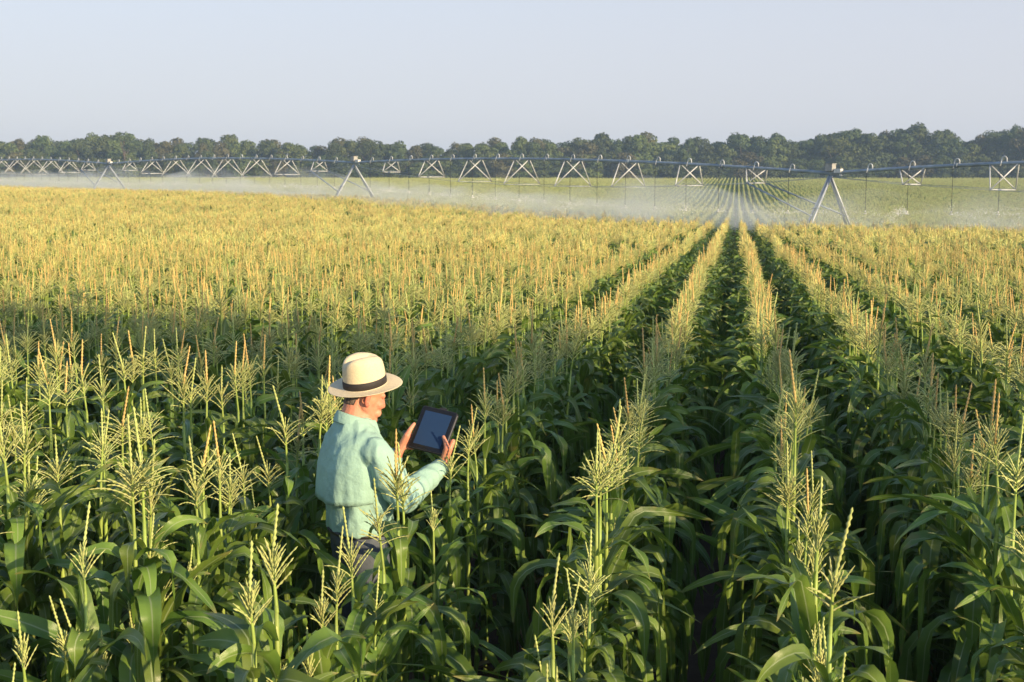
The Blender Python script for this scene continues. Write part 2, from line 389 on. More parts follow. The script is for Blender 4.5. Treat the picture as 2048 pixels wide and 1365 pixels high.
for k in range(-40, 40):
    v = -6 + rr.uniform(0, .2)
    while v < VMAX + 2:
        v += rr.uniform(.10, .19)
        jx, jy = row_xy(k, v); jx += rr.gauss(0, .018); jy += rr.gauss(0, .01)
        hgt = rr.gauss(1.66 - .40 * max(0, min(1, (7.2 - jy) / 3.6)), .085); g = rr.random(); rn = rr.random()
        if jy > VMAX or jy < -5 or math.hypot(jx, jy) < 1.9: continue
        lim = .42 * max(jy, 0)
        if jx > lim + 7.5 or jx < -lim - 3.0: continue
        if any(abs(v - q) < .13 for q in used.get(k, ())): continue
        if math.hypot(jx - MANX, jy - MANY) < .33: continue
        zg = ground(jx, jy); px, py = proj(jx, jy, zg + hgt)
        if jy < 2.6 and abs(px - 1024) < 1200: hgt = min(hgt, 1.5)
        if jy < 6.1 and 580 < px < 790:            # nothing tall between the camera and the man
            p2 = at(px, 1045 + rr.uniform(0, 90), jy); hgt = min(hgt, p2.z - zg)
            if hgt < .8: continue
        if jy < 6.35 and 790 <= px < 930: 
            if k >= -3: continue
        plants.append(dict(k=k, v=v, x=jx, y=jy, h=hgt, ripe=g < min(.8, .24 + jy * .035) and (jy > 4.6 or g < .12), man=False))
plants += manual
r2 = random.Random(5)
for p in plants:
    p['z'] = ground(p['x'], p['y']); p['rz'] = r2.uniform(0, 2 * pi); p['s'] = p['h'] / PLANT_H
    p['tx'] = r2.gauss(0, .025); p['ty'] = r2.gauss(0, .025)
    if p['man']: p['tx'] = p['ty'] = 0
    p['lv'] = r2.randrange(NV); p['tv'] = r2.randrange(8); p['d'] = math.hypot(p['x'], p['y'])
    px, py = proj(p['x'], p['y'], p['z'] + p['h']); qx, qy = proj(p['x'], p['y'], p['z'] + .5) if p['y'] > 1 else (0, 9999)
    p['vis'] = p['y'] > 2.0 and -60 < px < 2108 and py < 1400
vis = sorted([p for p in plants if p['vis']], key=lambda p: p['d'])[:300]
ids = set(id(p) for p in vis)
ORD = 'first second third fourth fifth sixth seventh eighth ninth tenth eleventh twelfth thirteenth fourteenth fifteenth sixteenth seventeenth eighteenth nineteenth twentieth'.split()
def ordinal(n):
    if n <= 20: return ORD[n - 1]
    t = 'x x twenty thirty forty fifty sixty seventy eighty ninety'.split()[n // 10]
    return (t + '-' + ORD[n % 10 - 1]) if n % 10 else t[:-1] + 'ieth'
def row_name(k):
    if k >= 0: return 'first row' if k == 0 and False else '%s row right of dark furrow' % ordinal(k + 1)
    return '%s row left of dark furrow' % ordinal(-k)
cnt = {}
def child_copy(name, me, parent):
    o = bpy.data.objects.new(name, me); col.objects.link(o); o.parent = parent; return o
for p in vis:
    k = p['k']; cnt[k] = cnt.get(k, 0) + 1
    o = empty('corn_plant', (p['x'], p['y'], p['z']), p['rz']); o.rotation_euler = (p['tx'], p['ty'], p['rz']); o.scale = (p['s'],) * 3
    if p['man']:   # stalk tip leans; line the root up with the tip seen
        pass
    tag(o, 'corn plant with %s tassel spike, %s from front in %s' % ('orange' if p['ripe'] else 'green', ordinal(cnt[k]), row_name(k)), 'corn plant', 'corn plants in the nearest rows')
    child_copy('leaves', leaf_me[p['lv']], o); child_copy('stalk', stalk_me[p['lv'] % 3], o)
    child_copy('tassel', (to_me if p['ripe'] else (ty_me if p['h'] < 1.40 or p['y'] < 4.3 else tg_me))[p['tv']], o)

# ---------------------------------------------------------------- the rest of the field: one mass, its templates and points kept in its own mesh
templates = []
def combine(*parts):
    o = MB()
    for q in parts: o.merge(q)
    return o
HERO = 10
for i in range(HERO):
    templates.append(combine(leaves_mb(100 + i), stalk_mb(200, 4, 5), tassel_mb(500 + i, i % 2 == 1)))
def segment(seed, young=False, gold=1.0):
    r = random.Random(seed); o = MB(); v = -1.0
    while v < 1.0:
        v += r.uniform(.16, .26); sc_ = r.gauss(1, .05); a = r.uniform(0, 6.28); x0 = r.gauss(0, .025); s_ = r.randrange(999999)
        gd = r.random() < gold
        pl = combine(leaves_mb(s_, LFF if young else LEAF, 1), tassel_mb(s_ + 1, gd, BRY if young else (BRG if gd else BR), (BRY if young else (BRG if r.random() < .7 else None)), 1))
        pl.tube([(0, 0, 0), (0, 0, H_ST)], [.012, .008], 3, STALK, cap=False)
        o.merge(pl, lambda q: Vector((x0 + sc_ * (.72 if young else 1) * (q.x * cos(a) - q.y * sin(a)), v + sc_ * (q.x * sin(a) + q.y * cos(a)), sc_ * q.z)))
    return o
for i in range(5): templates.append(segment(900 + i, False, .42))     # 10..14 middle distance
for i in range(5): templates.append(segment(950 + i, False, .85))      # 15..19 golden
for i in range(5): templates.append(segment(980 + i, True, .0))      # 20..24 beyond the machine
for i in range(4): templates.append(combine(leaves_mb(110 + i), stalk_mb(200, 4, 5), tassel_mb(600 + i, True, BRG, BRG if i % 2 else None)))    # 25..28
pts = []
for p in plants:
    if id(p) in ids: continue
    t = (p['lv'] // 2) * 2 + (1 if p['ripe'] else 0)
    if r2.random() < (p['d'] - 13) / 18: pts.append((p['x'], p['y'], p['z'], 25 + r2.randrange(4), p['tx'], p['ty'], p['rz'], p['s'])); continue
    pts.append((p['x'], p['y'], p['z'], t % HERO, p['tx'], p['ty'], p['rz'], p['s']))
T1 = Vector((16.2, 66.0, .46)); T2 = Vector((-11.8, 97.0, 1.45)); T3 = Vector((-39.8, 128, 1.80)); T4 = Vector((-67.8, 159, 2.35)); T0 = Vector((44.2, 35, -.1))
r3 = random.Random(21)
k = -330
seg = []
for k in range(-330, 260):
    v = 20.0 + r3.uniform(0, 2)
    while v < 330:
        v += 2.0; x, y = row_xy(k, v)
        if y < VMAX + .8 or y > 322: continue
        if x > .44 * y + 9 or x < -.44 * y - 4: continue
        seg.append((x, y))
sx_ = np.array(seg); zz = ground_np(sx_[:, 0], sx_[:, 1])
for (x, y), z in zip(seg, zz):
    side = (x - T1.x) * 31 + (y - T1.y) * 28        # beyond the machine's line?
    if side > 60: t = 20 + r3.randrange(5)
    elif y < 30 + abs(r3.gauss(0, 22)): t = 10 + r3.randrange(5)
    else: t = 15 + r3.randrange(5)
    flip = pi if r3.random() < .5 else 0
    s_ = r3.gauss(1, .035) * (1.0 if t < 20 else .93)
    if r3.random() < .012: continue
    pts.append((x + r3.gauss(0, .04), y, z + r3.gauss(0, .04), t, 0, 0, -ROW_A + flip, s_))
fm = MB(); tid = []
for i, t in enumerate(templates):
    fm.merge(t); tid += [i] * len(t.v)
nb = len(fm.v)
fm.v += [tuple(q[:3]) for q in pts]
me = fm.mesh('corn_field', CORN_MATS)
A = me.attributes
def put(name, typ, arr, fld='value'):
    a = A.new(name, typ, 'POINT'); a.data.foreach_set(fld, np.asarray(arr).ravel())
put('tid', 'INT', np.array(tid + [-1] * len(pts), np.int32))
put('vid', 'INT', np.array([-1] * nb + [q[3] for q in pts], np.int32))
put('rot', 'FLOAT_VECTOR', np.array([(0, 0, 0)] * nb + [q[4:7] for q in pts], np.float32), 'vector')
put('scl', 'FLOAT', np.array([1] * nb + [q[7] for q in pts], np.float32))
fo = bpy.data.objects.new('corn_field', me); col.objects.link(fo)
tag(fo, 'wide field of tasselled corn rows running back to the trees', 'corn field', kind='stuff')
ng = bpy.data.node_groups.new('corn_rows', 'GeometryNodeTree')
ng.interface.new_socket('Geometry', in_out='INPUT', socket_type='NodeSocketGeometry')
ng.interface.new_socket('Geometry', in_out='OUTPUT', socket_type='NodeSocketGeometry')
N = ng.nodes; L = ng.links
gi = N.new('NodeGroupInput'); go = N.new('NodeGroupOutput'); jn = N.new('GeometryNodeJoinGeometry')
def attr(name, typ):
    a = N.new('GeometryNodeInputNamedAttribute'); a.data_type = typ; a.inputs[0].default_value = name; return a.outputs[0]
a_tid, a_vid, a_rot, a_scl = attr('tid', 'INT'), attr('vid', 'INT'), attr('rot', 'FLOAT_VECTOR'), attr('scl', 'FLOAT')
def eq(sock, i):
    c = N.new('FunctionNodeCompare'); c.data_type = 'INT'; c.operation = 'EQUAL'
    L.new(sock, c.inputs[2]); c.inputs[3].default_value = i; return c.outputs[0]
for i in range(len(templates)):
    s1 = N.new('GeometryNodeSeparateGeometry'); s1.domain = 'POINT'; L.new(gi.outputs[0], s1.inputs[0]); L.new(eq(a_tid, i), s1.inputs[1])
    s2 = N.new('GeometryNodeSeparateGeometry'); s2.domain = 'POINT'; L.new(gi.outputs[0], s2.inputs[0]); L.new(eq(a_vid, i), s2.inputs[1])
    ip = N.new('GeometryNodeInstanceOnPoints'); L.new(s2.outputs[0], ip.inputs['Points']); L.new(s1.outputs[0], ip.inputs['Instance'])
    L.new(a_rot, ip.inputs['Rotation']); L.new(a_scl, ip.inputs['Scale']); L.new(ip.outputs[0], jn.inputs[0])
L.new(jn.outputs[0], go.inputs[0])
md = fo.modifiers.new('rows', 'NODES'); md.node_group = ng
print('plants near', len(plants), 'segments', len(seg), 'manual', len(manual))
# ---------------------------------------------------------------- trees
M['crown'] = mat('tree_foliage', (0.035, 0.062, 0.022), 0.8, col2=(0.085, 0.115, 0.035), scale=0.35, trans=0.15, obj_var=0.25)
M['crown_light'] = mat('tree_foliage_light', (0.07, 0.11, 0.03), 0.8, col2=(0.13, 0.16, 0.045), scale=0.4, trans=0.15, obj_var=0.2)
M['crown_olive'] = mat('tree_foliage_olive', (0.075, 0.075, 0.028), 0.8, col2=(0.125, 0.12, 0.05), scale=0.4, trans=0.15, obj_var=0.2)
M['bark'] = mat('bark', (0.10, 0.075, 0.055), 0.95, scale=3, bump=0.5)
def crown_mb(seed, h, wid, lift, lobes, leafn, size=0.42):
    r = random.Random(seed); mb = MB(); q = np.random.default_rng(seed)
    cs = []
    for i in range(lobes):
        t = r.random(); a = r.uniform(0, 2 * pi); z = lift * .6 + (h - lift) * (.06 + .86 * t)
        env = wid * .5 * (sin(pi * min(1, .22 + .70 * t)) ** .7); rad = r.uniform(.14, .26) * wid * (1.05 - .45 * t)
        d = max(0, env - rad * .6) * sqrt(r.random())
        z = min(z, h - rad * .8); cs.append((cos(a) * d, sin(a) * d, z, rad))
    cs.append((r.uniform(-.1, .1) * wid, r.uniform(-.1, .1) * wid, h - wid * .17, wid * .18))
    for (x, y, z, rad) in cs:
        n = int(leafn * (rad / (.2 * wid)) ** 2)
        for _ in range(n):
            d = q.normal(size=3); d /= np.linalg.norm(d) + 1e-9
            if d[2] < -.4 and r.random() < .5: continue
            k = rad * (.72 + .34 * r.random()); c = Vector((x + d[0] * k, y + d[1] * k, z + d[2] * k * .8))
            nrm = Vector(d) + Vector((r.uniform(-.7, .7), r.uniform(-.7, .7), r.uniform(-.4, .8))); nrm.normalize()
            a = nrm.orthogonal().normalized(); b = nrm.cross(a); th = r.uniform(0, 6.28)
            a2 = a * cos(th) + b * sin(th); b2 = b * cos(th) - a * sin(th); s = size * r.uniform(.5, 1.25)
            mb.add([c + a2 * s * .5, c + b2 * s * .35, c - a2 * s * .5 + nrm * s * .1, c - b2 * s * .35], [(0, 1, 2, 3)])
    return mb, cs
def trunk_mb(seed, h, lift, cs, rad=.28):
    r = random.Random(seed); mb = MB(); top = Vector((0, 0, lift + (h - lift) * .45))
    mb.tube([(0, 0, -.6), (0, 0, .3), (.05, .05, lift * .6), top], [rad * 1.5, rad, rad * .8, rad * .45], 7)
    for (x, y, z, rd) in cs[:9]:
        s = Vector((0, 0, max(1.0, min(top.z, z * .55)))); e = Vector((x, y, z)); m_ = (s + e) / 2 + Vector((0, 0, -.2))
        mb.tube([s, m_, e], [rad * .45, rad * .28, .05], 5)
    return mb
tree_kinds = []
SPEC = [(12, 10, 1.2), (11, 9, .8), (13, 9.5, 1.5), (10, 8.5, .6), (12.5, 11, 1.0), (11, 7.5, 1.0), (12, 9, .6)]
for i, (h, wd, lift) in enumerate(SPEC):
    c, cs = crown_mb(50 + i, h, wd, lift, 36, 230, .62); t = trunk_mb(60 + i, h, lift, cs)
    for kind, mm in (('dark', 'crown'), ('light', 'crown_light'), ('olive', 'crown_olive')):
        tree_kinds.append((kind, h, c.mesh('crown', [M[mm]], False), t.mesh('trunk', [M['bark']]), wd))
# pine: bare trunk, flat layered top
def pine(seed, h):
    r = random.Random(seed); q = MB(); cs = []
    for i in range(10):
        z = h * r.uniform(.68, .97); a = r.uniform(0, 6.28); d = r.uniform(.2, 2.6) * (1.15 - z / h) * 3; cs.append((cos(a) * d, sin(a) * d, z, r.uniform(.8, 1.4)))
    for (x, y, z, rd) in cs:
        for _ in range(110):
            d = Vector((r.gauss(0, 1), r.gauss(0, 1), r.gauss(0, .55))).normalized(); c = Vector((x, y, z)) + Vector((d.x * rd, d.y * rd, d.z * rd * .6)) * r.uniform(.6, 1.1)
            a = d.orthogonal().normalized(); b = d.cross(a); s = r.uniform(.25, .5)
            q.add([c + a * s * .5, c + b * s * .25, c - a * s * .5, c - b * s * .25], [(0, 1, 2, 3)])
    return q.mesh('crown', [M['crown']], False), trunk_mb(seed, h, h * .65, cs, .2).mesh('trunk', [M['bark']])
TOPS = [(-200, 272), (0, 281), (40, 276), (90, 270), (130, 279), (190, 265), (225, 268), (260, 262), (300, 275), (355, 275), (410, 274), (460, 268), (500, 279), (545, 277), (600, 285), (675, 274), (735, 272),
        (800, 281), (860, 285), (915, 283), (985, 273), (1045, 270), (1075, 273), (1130, 281), (1160, 274), (1200, 264), (1255, 271), (1293, 262), (1325, 284), (1350, 272), (1400, 272), (1440, 282), (1478, 262), (1515, 270),
        (1554, 264), (1580, 279), (1613, 275), (1647, 266), (1703, 255), (1762, 259), (1800, 255), (1831, 244), (1893, 257), (1938, 277), (1960, 268), (1986, 257), (2028, 247), (2100, 247), (2300, 255)]
def top_at(px):
    for (a, ya), (b, yb) in zip(TOPS, TOPS[1:]):
        if a <= px <= b: return ya + (yb - ya) * (px - a) / (b - a)
    return 265
rt = random.Random(33); trees = []
def add_tree(px, Y, topy, kindsel=None, wscale=1.0):
    p = at(px, HORIZON_Y, Y); x, y = p.x, p.y; z = ground(x, y); tp = at(px, topy, Y).z
    kd = kindsel if kindsel is not None else (rt.randrange(len(tree_kinds) // 3) * 3 + rt.choices([0, 1, 2], [.45 + px / 3500, max(.05, .40 - px / 6000), .14])[0])
    trees.append((px, x, y, z, tp - z, kd, wscale))
px = -190
while px < 2240:
    add_tree(px + rt.uniform(-6, 6), 332 + rt.uniform(-4, 4), top_at(px) + rt.uniform(2, 13)); px += rt.uniform(26, 40)
for (a, b) in TOPS[1:-1]: add_tree(a, 340 + rt.uniform(-2, 3), b + rt.uniform(-1, 1), wscale=rt.uniform(.9, 1.2))
px = -190
while px < 2240:
    add_tree(px, 347 + rt.uniform(3, 8), top_at(px) + rt.uniform(2, 13), wscale=1.2); px += rt.uniform(34, 52)
px = -190
while px < 2240:      # low growth in front, at the field's edge
    add_tree(px, 326 + rt.uniform(-1.5, 1.5), rt.uniform(300, 325), wscale=1.3); px += rt.uniform(30, 48)
trees.sort(key=lambda t: t[0])
LOOK = {0: 'dark green broad tree', 1: 'lighter green broad tree', 2: 'olive brown broad tree'}
for i, (px, x, y, z, h, kd, ws) in enumerate(trees):
    kind, h0, cm, tm, wd = tree_kinds[kd]
    o = empty('broadleaf_tree', (x, y, z), rt.uniform(0, 6.28)); s = h / h0; wsc = ws * max(s, .72) * rt.uniform(.7, 1.2)
    o.scale = (wsc, wsc, s)
    row = 'front edge' if y < 329 else ('middle' if y < 337 else ('back' if y < 345.0 else 'hindmost line'))
    tag(o, '%s, %s from the left along the %s of the far wood' % (LOOK[kd % 3], 'PLACEHOLDER', row), 'tree', 'trees of the far wood'); o['row'] = row
    child_copy('crown', cm, o); child_copy('trunk', tm, o)
    trees[i] = (px, o, row, kd)
for row in ('front edge', 'middle', 'back', 'hindmost line'):
    n = 0
    for px, o, r_, kd in trees:
        if r_ == row:
            n += 1; o['label'] = '%s, %s from left along %s of far wood' % (LOOK[kd % 3], ordinal(n), row)
for px, o, r_, kd in trees: del o['row']
pm = pine(5, 12.0); p = at(250, 365, 322); zg = ground(p.x, p.y); tp = at(250, 263, 322).z
o = empty('pine_tree', (p.x, p.y, zg)); o.scale = (1, 1, (tp - zg) / 12.0)
tag(o, 'tall pine with bare reddish trunk standing before the far wood', 'tree'); child_copy('crown', pm[0], o); child_copy('trunk', pm[1], o)
# added unseen tree, its crown shaped to cast a shade band across rows
hs = Vector((S.x, S.y, 0)).normalized(); LT = 44.0
b0, b1 = Vector((3.4, 6.9, 0)), Vector((-6.5, 12.2, 0)); cb_ = (b0 + b1) / 2; c0 = cb_ + hs * LT; gz_ = ground(c0.x, c0.y)
def shade_tree():
    r = random.Random(77); mb = MB(); cs = []
    for i in range(30):
        t = (i + .5) / 30; bp = b0.lerp(b1, t) + Vector((r.gauss(0, .5), r.gauss(0, .6), 0)); off = r.uniform(-1.0, 1.6)
        L_ = LT + off; p = bp + hs * L_; zt = -1.05 + L_ * math.tan(SUN_EL)
        cs.append((p.x - c0.x, p.y - c0.y, zt - gz_ - r.uniform(-.15, .15), r.uniform(.62, .85)))
    for (x, y, z, rd) in cs:
        for _ in range(250):
            d = Vector((r.gauss(0, 1), r.gauss(0, 1), r.gauss(0, 1))).normalized(); c = Vector((x, y, z)) + Vector((d.x * rd * 1.2, d.y * rd * 1.2, d.z * rd * .62)) * r.uniform(.2, 1.08)
            a = d.orthogonal().normalized(); b = d.cross(a); s = r.uniform(.14, .3); th = r.uniform(0, 6.28); a2 = a * cos(th) + b * sin(th); b2 = b * cos(th) - a * sin(th)
            mb.add([c + a2 * s * .5, c + b2 * s * .3, c - a2 * s * .5, c - b2 * s * .3], [(0, 1, 2, 3)])
    return mb, cs
mb_, cs_ = shade_tree(); o = empty('added_shade_tree', (c0.x, c0.y, gz_)); ht_ = sum(c[2] for c in cs_) / len(cs_)
tag(o, 'unseen flat topped tree added to shade a band of rows', 'tree')
mb_.build('crown', M['crown'], o, False)
tm_ = MB(); tm_.tube([(0, 0, -.5), (0, 0, .4), (.1, .1, ht_ * .7)], [.4, .26, .16], 8)
for (x, y, z, rd) in cs_[::3]: tm_.tube([(.1, .1, ht_ * .68), (x * .6, y * .6, z - .5), (x, y, z)], [.1, .06, .03], 5)
tm_.build('trunk', M['bark'], o)
# ---------------------------------------------------------------- the irrigation machine
M['galv'] = mat('galvanised_steel', (0.30, 0.36, 0.42), 0.5, metal=0.3, var=0.15, scale=2.0)
M['galv_pale'] = mat('galvanised_pale', (0.60, 0.63, 0.66), 0.5, metal=0.1, var=0.12, scale=2.0)
M['galv_mid'] = mat('galvanised_mid', (0.42, 0.46, 0.50), 0.5, metal=0.2, var=0.12, scale=2.0)
M['box'] = mat('motor_box_paint', (0.36, 0.36, 0.35), 0.5)
M['rubber'] = mat('rubber', (0.03, 0.03, 0.03), 0.9)
M['hose'] = mat('black_hose', (0.035, 0.04, 0.045), 0.6)
M['white'] = mat('white_plastic', (0.75, 0.75, 0.72), 0.4)
piv = empty('irrigation_machine', (T1.x, T1.y, ground(T1.x, T1.y)))
tag(piv, 'long galvanised irrigation machine on wheeled towers spanning the corn field', 'irrigation machine')
PO = Vector(piv.location)
SPD = Vector((-28, 31, 0)).normalized(); LAT = Vector((31, 28, 0)).normalized()   # along the pipe / across it
def pb(mb, name, mt, parent=None, smooth=True):
    mb.v = [tuple(Vector(v) - PO) for v in mb.v]; return mb.build(name, mt, parent or piv, smooth)
def arch(a, b, t, rise): return a.lerp(b, t) + Vector((0, 0, rise * 4 * t * (1 - t)))
for si, (a, b, rise) in enumerate([(T0, T1, .75), (T1, T2, .48), (T2, T3, .42), (T3, T4, .42)]):
    mb = MB(); P_ = [arch(a, b, i / 36, rise) for i in range(37)]
    mb.tube(P_, .085, 10)
    for i in range(1, 6): # flanges
        c = arch(a, b, i / 6, rise); mb.tube([c - SPD * .05, c + SPD * .05], .125, 10)
    pipe = pb(mb, 'water_pipe', M['galv'])
    ns = 8; D = [.8, 1.2, 1.5, 1.62, 1.62, 1.5, 1.2, .8]; bl = []; br = []
    for i in range(ns):
        t = (i + 1) / (ns + 1); c = arch(a, b, t, rise); wdt = .80 + .80 * (D[i] - .8) / .82
        l = c - LAT * wdt - Vector((0, 0, D[i])); r_ = c + LAT * wdt - Vector((0, 0, D[i])); bl.append(l); br.append(r_)
        tm = MB(); pa = arch(a, b, t - .15 / 9, rise); pc = arch(a, b, t + .15 / 9, rise)
        for q in (l, r_):
            tm.tube([pa, q], .030, 5); tm.tube([pc, q], .030, 5)
        tm.tube([l, r_], .030 if D[i] < 1.3 else .014, 5)
        pb(tm, 'truss_frame', M['galv_pale'])
    rm = MB()
    for chain in (bl, br):
        q = [a + Vector((0, 0, -.2))] + chain + [b + Vector((0, 0, -.2))]
        for u, v in zip(q, q[1:]): rm.tube([u, v], .012, 4)
    pb(rm, 'truss_rod', M['galv'])
    for j in range(1, 18):
        t = j / 18; c = arch(a, b, t, rise); 
        if not (a is T0 and t < .6):
            g = MB(); sd = LAT * (.0) ; top = []
            for k_ in range(9):
                th = pi * k_ / 8; top.append(c + Vector((0, 0, .19)) + SPD * (-.12 * cos(th)) + Vector((0, 0, .13 * sin(th))))
            g.tube([c + SPD * -.12] + top + [c + SPD * .12 + LAT * -.14 + Vector((0, 0, -.12))], .027, 6)
            gz = pb(g, 'gooseneck', M['galv_pale'])
            e = c + SPD * .12 + LAT * -.14; hz = ground(e.x, e.y) + 2.28
            hm = MB(); hm.tube([e + Vector((0, 0, -.1)), Vector((e.x, e.y, hz))], .014, 5); hs_ = pb(hm, 'drop_hose', M['hose'])
            sm = MB(); sm.tube([(e.x, e.y, hz), (e.x, e.y, hz - .08)], [.03, .05], 8); sm.tube([(e.x, e.y, hz - .14), (e.x, e.y, hz - .17)], [.09, .09], 10)
            o_ = pb(sm, 'sprinkler_head', M['white'], hs_)
def tower(p, brace_to):
    tw = empty('tower'); tw.parent = piv; tw.location = p - PO; g = ground(p.x, p.y); base = g + .65
    def loc(v): return Vector(v) - p
    feet = []
    for s in (-1, 1):
        f = Vector((p.x, p.y, 0)) + LAT * (s * 2.35); f.z = base; feet.append(f)
        for e in (-1, 1):
            lm = MB(); lm.tube([loc(p + SPD * (.06 * e) + Vector((0, 0, -.15))), loc(f + SPD * (.13 * e))], .062, 6); lm.build('tower_leg', M['galv_mid'], tw)
        cm = MB(); q1 = (p + f) / 2; cm.tube([loc(q1 + SPD * -.19), loc(q1 + SPD * .19)], .035, 5); cm.build('cross_tie', M['galv'], tw)
        wm = MB(); c = loc(f + Vector((0, 0, -.05))); c.z = ground(f.x, f.y) + .6 - p.z
        for e in (-1, 1):
            cc = c + SPD * (.0) + LAT * (0)
        wm.tube([c - SPD * .16, c - SPD * .12, c + SPD * .12, c + SPD * .16], [.5, .62, .62, .5], 20); wh = wm.build('wheel', M['rubber'], tw)
        rm_ = MB(); rm_.tube([c - SPD * .17, c + SPD * .17], .33, 16); rm_.build('rim', M['galv'], wh)
    bm = MB()
    for e in (-1, 1): bm.tube([loc(feet[0] + SPD * .22 * e), loc(feet[1] + SPD * .22 * e)], .08, 6)
    for f in feet: bm.tube([loc(f + SPD * .25), loc(f - SPD * .25)], .08, 6)
    bm.build('base_beam', M['galv'], tw)
    Mx = Matrix((SPD, LAT, Vector((0, 0, 1)))).transposed()
    k = MB(); k.box(Vector((0, 0, .28)), (.42, .34, .36), Mx); k.box(Vector((0, 0, .47)), (.48, .40, .03), Mx); k.build('motor_box', M['box'], tw, False)
    k = MB(); k.box(SPD * -.48 + Vector((0, 0, .12)), (.4, .22, .2), Mx); k.box(SPD * -.62 + Vector((0, 0, -.06)), (.1, .1, .16), Mx); k.build('control_box', M['white'], tw, False)
    if brace_to is not None:
        for s, q in zip((0, 1), brace_to):
            km = MB(); t_ = p.lerp(feet[s], .62); km.tube([loc(q), loc(t_)], .05, 6); km.build('side_brace', M['galv'], tw)
def st(a, b, rise):
    c = arch(a, b, 1 / 9, rise); return (c - LAT * .80 - Vector((0, 0, .8)), c + LAT * .80 - Vector((0, 0, .8)))
tower(T1, st(T1, T2, .48)); tower(T2, st(T2, T3, .42)); tower(T3, st(T3, T4, .42)); tower(T4, None); tower(T0, None)
# ---------------------------------------------------------------- the farmer
M['skin'] = mat('skin', (0.60, 0.23, 0.145), 0.5, col2=(0.70, 0.32, 0.205), scale=14, bump=0.15, bscale=120)
M['skin'].node_tree.nodes['Principled BSDF'].inputs['Subsurface Weight'].default_value = 0.08
M['skin'].node_tree.nodes['Principled BSDF'].inputs['Subsurface Radius'].default_value = (0.02, 0.008, 0.004)
M['shirt'] = mat('mint_cotton', (0.33, 0.53, 0.455), 0.8, var=0.05, scale=6, bump=0.5, bscale=22)
M['trouser'] = mat('grey_blue_cotton', (0.085, 0.10, 0.125), 0.85, bump=0.3, bscale=30)
M['straw'] = mat('pale_straw', (0.78, 0.66, 0.44), 0.7, var=0.04, scale=120, bump=0.25, bscale=260)
M['band'] = mat('black_ribbon', (0.022, 0.019, 0.02), 0.65, scale=60, bump=0.2, bscale=200)
M['hair'] = mat('grey_brown_hair', (0.10, 0.07, 0.055), 0.7, col2=(0.28, 0.22, 0.19), scale=90, bump=0.6, bscale=220)
M['leather'] = mat('black_leather', (0.02, 0.018, 0.018), 0.5)
M['eye'] = mat('eye', (0.5, 0.47, 0.44), 0.3)
FA = radians(28); MANX += .055; GZ0 = ground(MANX, MANY)
PX = Vector((MANX, MANY, GZ0))
man = empty('person', PX, FA)
tag(man, 'man in mint shirt and straw hat standing among the corn reading a tablet', 'person')
LF, LL = Vector((cos(FA), sin(FA), 0)), Vector((-sin(FA), cos(FA), 0))
def tol(v):      # world -> the man's own frame
    d = Vector(v) - PX; return Vector((d.dot(LF), d.dot(LL), d.z))
# tablet first, the hands are modelled on it
TC = at(865.5, 860, 6.12); ts = Vector((.166, -.05, -.030)).normalized(); tt = Vector((-.067, -.13, -.181)); tt = (tt - ts * tt.dot(ts)).normalized()
tn = ts.cross(tt); tn = tn if tn.y < 0 else -tn
HS, HT = .088, .113
c_, s_l, t_l, n_l = tol(TC), None, None, None
def vl(v): return Vector((v.dot(LF), v.dot(LL), v.z))
s_l, t_l, n_l = vl(ts), vl(tt), vl(tn)
def T(a, b, n=0): return c_ + s_l * a + t_l * b + n_l * n
# head
HO = Vector((.04, 0, 1.615)); HM = Matrix.Rotation(radians(20), 3, 'Y') @ Matrix.Identity(3)
def hd(x, y, z): return HO + HM @ Vector((x, y, z))
b = MB()
def E(c, r, M3=HM, n=20, m=14): b.ball(hd(*c), r, n, m, M3)
E((-.014, 0, .036), (.097, .077, .088)); E((.03, 0, -.028), (.063, .060, .085)); E((.0, 0, -.01), (.08, .07, .08))
for s in (-1, 1):
    b.cap(hd(-.012, s * .052, -.045), hd(.066, s * .016, -.098), .027, .022)
    b.cap(hd(.076, s * .012, .020), hd(.066, s * .042, .022), .012, .013)          # brow
    E((.058, s * .036, -.022), (.033, .027, .026)); E((.062, s * .026, -.062), (.03, .028, .024))
    b.cap(hd(.076, s * .008, -.034), hd(.082, s * .010, -.035), .009, .008)       # nostril wing
    # ear: rim, lobe and inner shell
    ex, ey, ez = -.014, s * .081, -.010
    pr = [hd(ex + .014 * sin(a) - .004, ey + s * (.006 + .007 * sin(a / 2)), ez + .004 + .030 * cos(a)) for a in [pi * 1.05 - q * pi * 1.5 / 9 for q in range(10)]]
    pr = [hd(ex - .019 * sin(a), ey + s * (.003 + .014 * max(0, sin(a))), ez + .032 * cos(a)) for a in [-.5 + q * (pi + .6) / 9 for q in range(10)]]
    for u, v in zip(pr, pr[1:]): b.cap(u, v, .0068, .0068, 8)
    b.ball(hd(ex + .002, ey + s * .004, ez - .026), (.009, .006, .011), 10, 8, HM); b.ball(hd(ex - .003, ey - s * .001, ez), (.014, .005, .024), 12, 8, HM)
b.cap(hd(.083, 0, .018), hd(.102, 0, -.020), .0085, .0095); b.ball(hd(.102, 0, -.025), .0105, 12, 8)
E((.056, 0, -.062), (.026, .032, .034)); b.cap(hd(.077, -.010, -.057), hd(.077, .010, -.057), .005, .005); b.cap(hd(.075, -.010, -.067), hd(.075, .010, -.067), .0055, .0055)
b.ball(hd(.056, 0, -.094), (.028, .034, .026), 14, 10, HM); b.cap(hd(.05, 0, -.10), hd(-.01, 0, -.085), .03, .045)
b.cap(hd(-.03, 0, -.02), Vector((-.025, 0, 1.50)), .060, .066, 18); b.cap(hd(-.005, 0, -.05), Vector((.0, 0, 1.47)), .055, .075, 18)
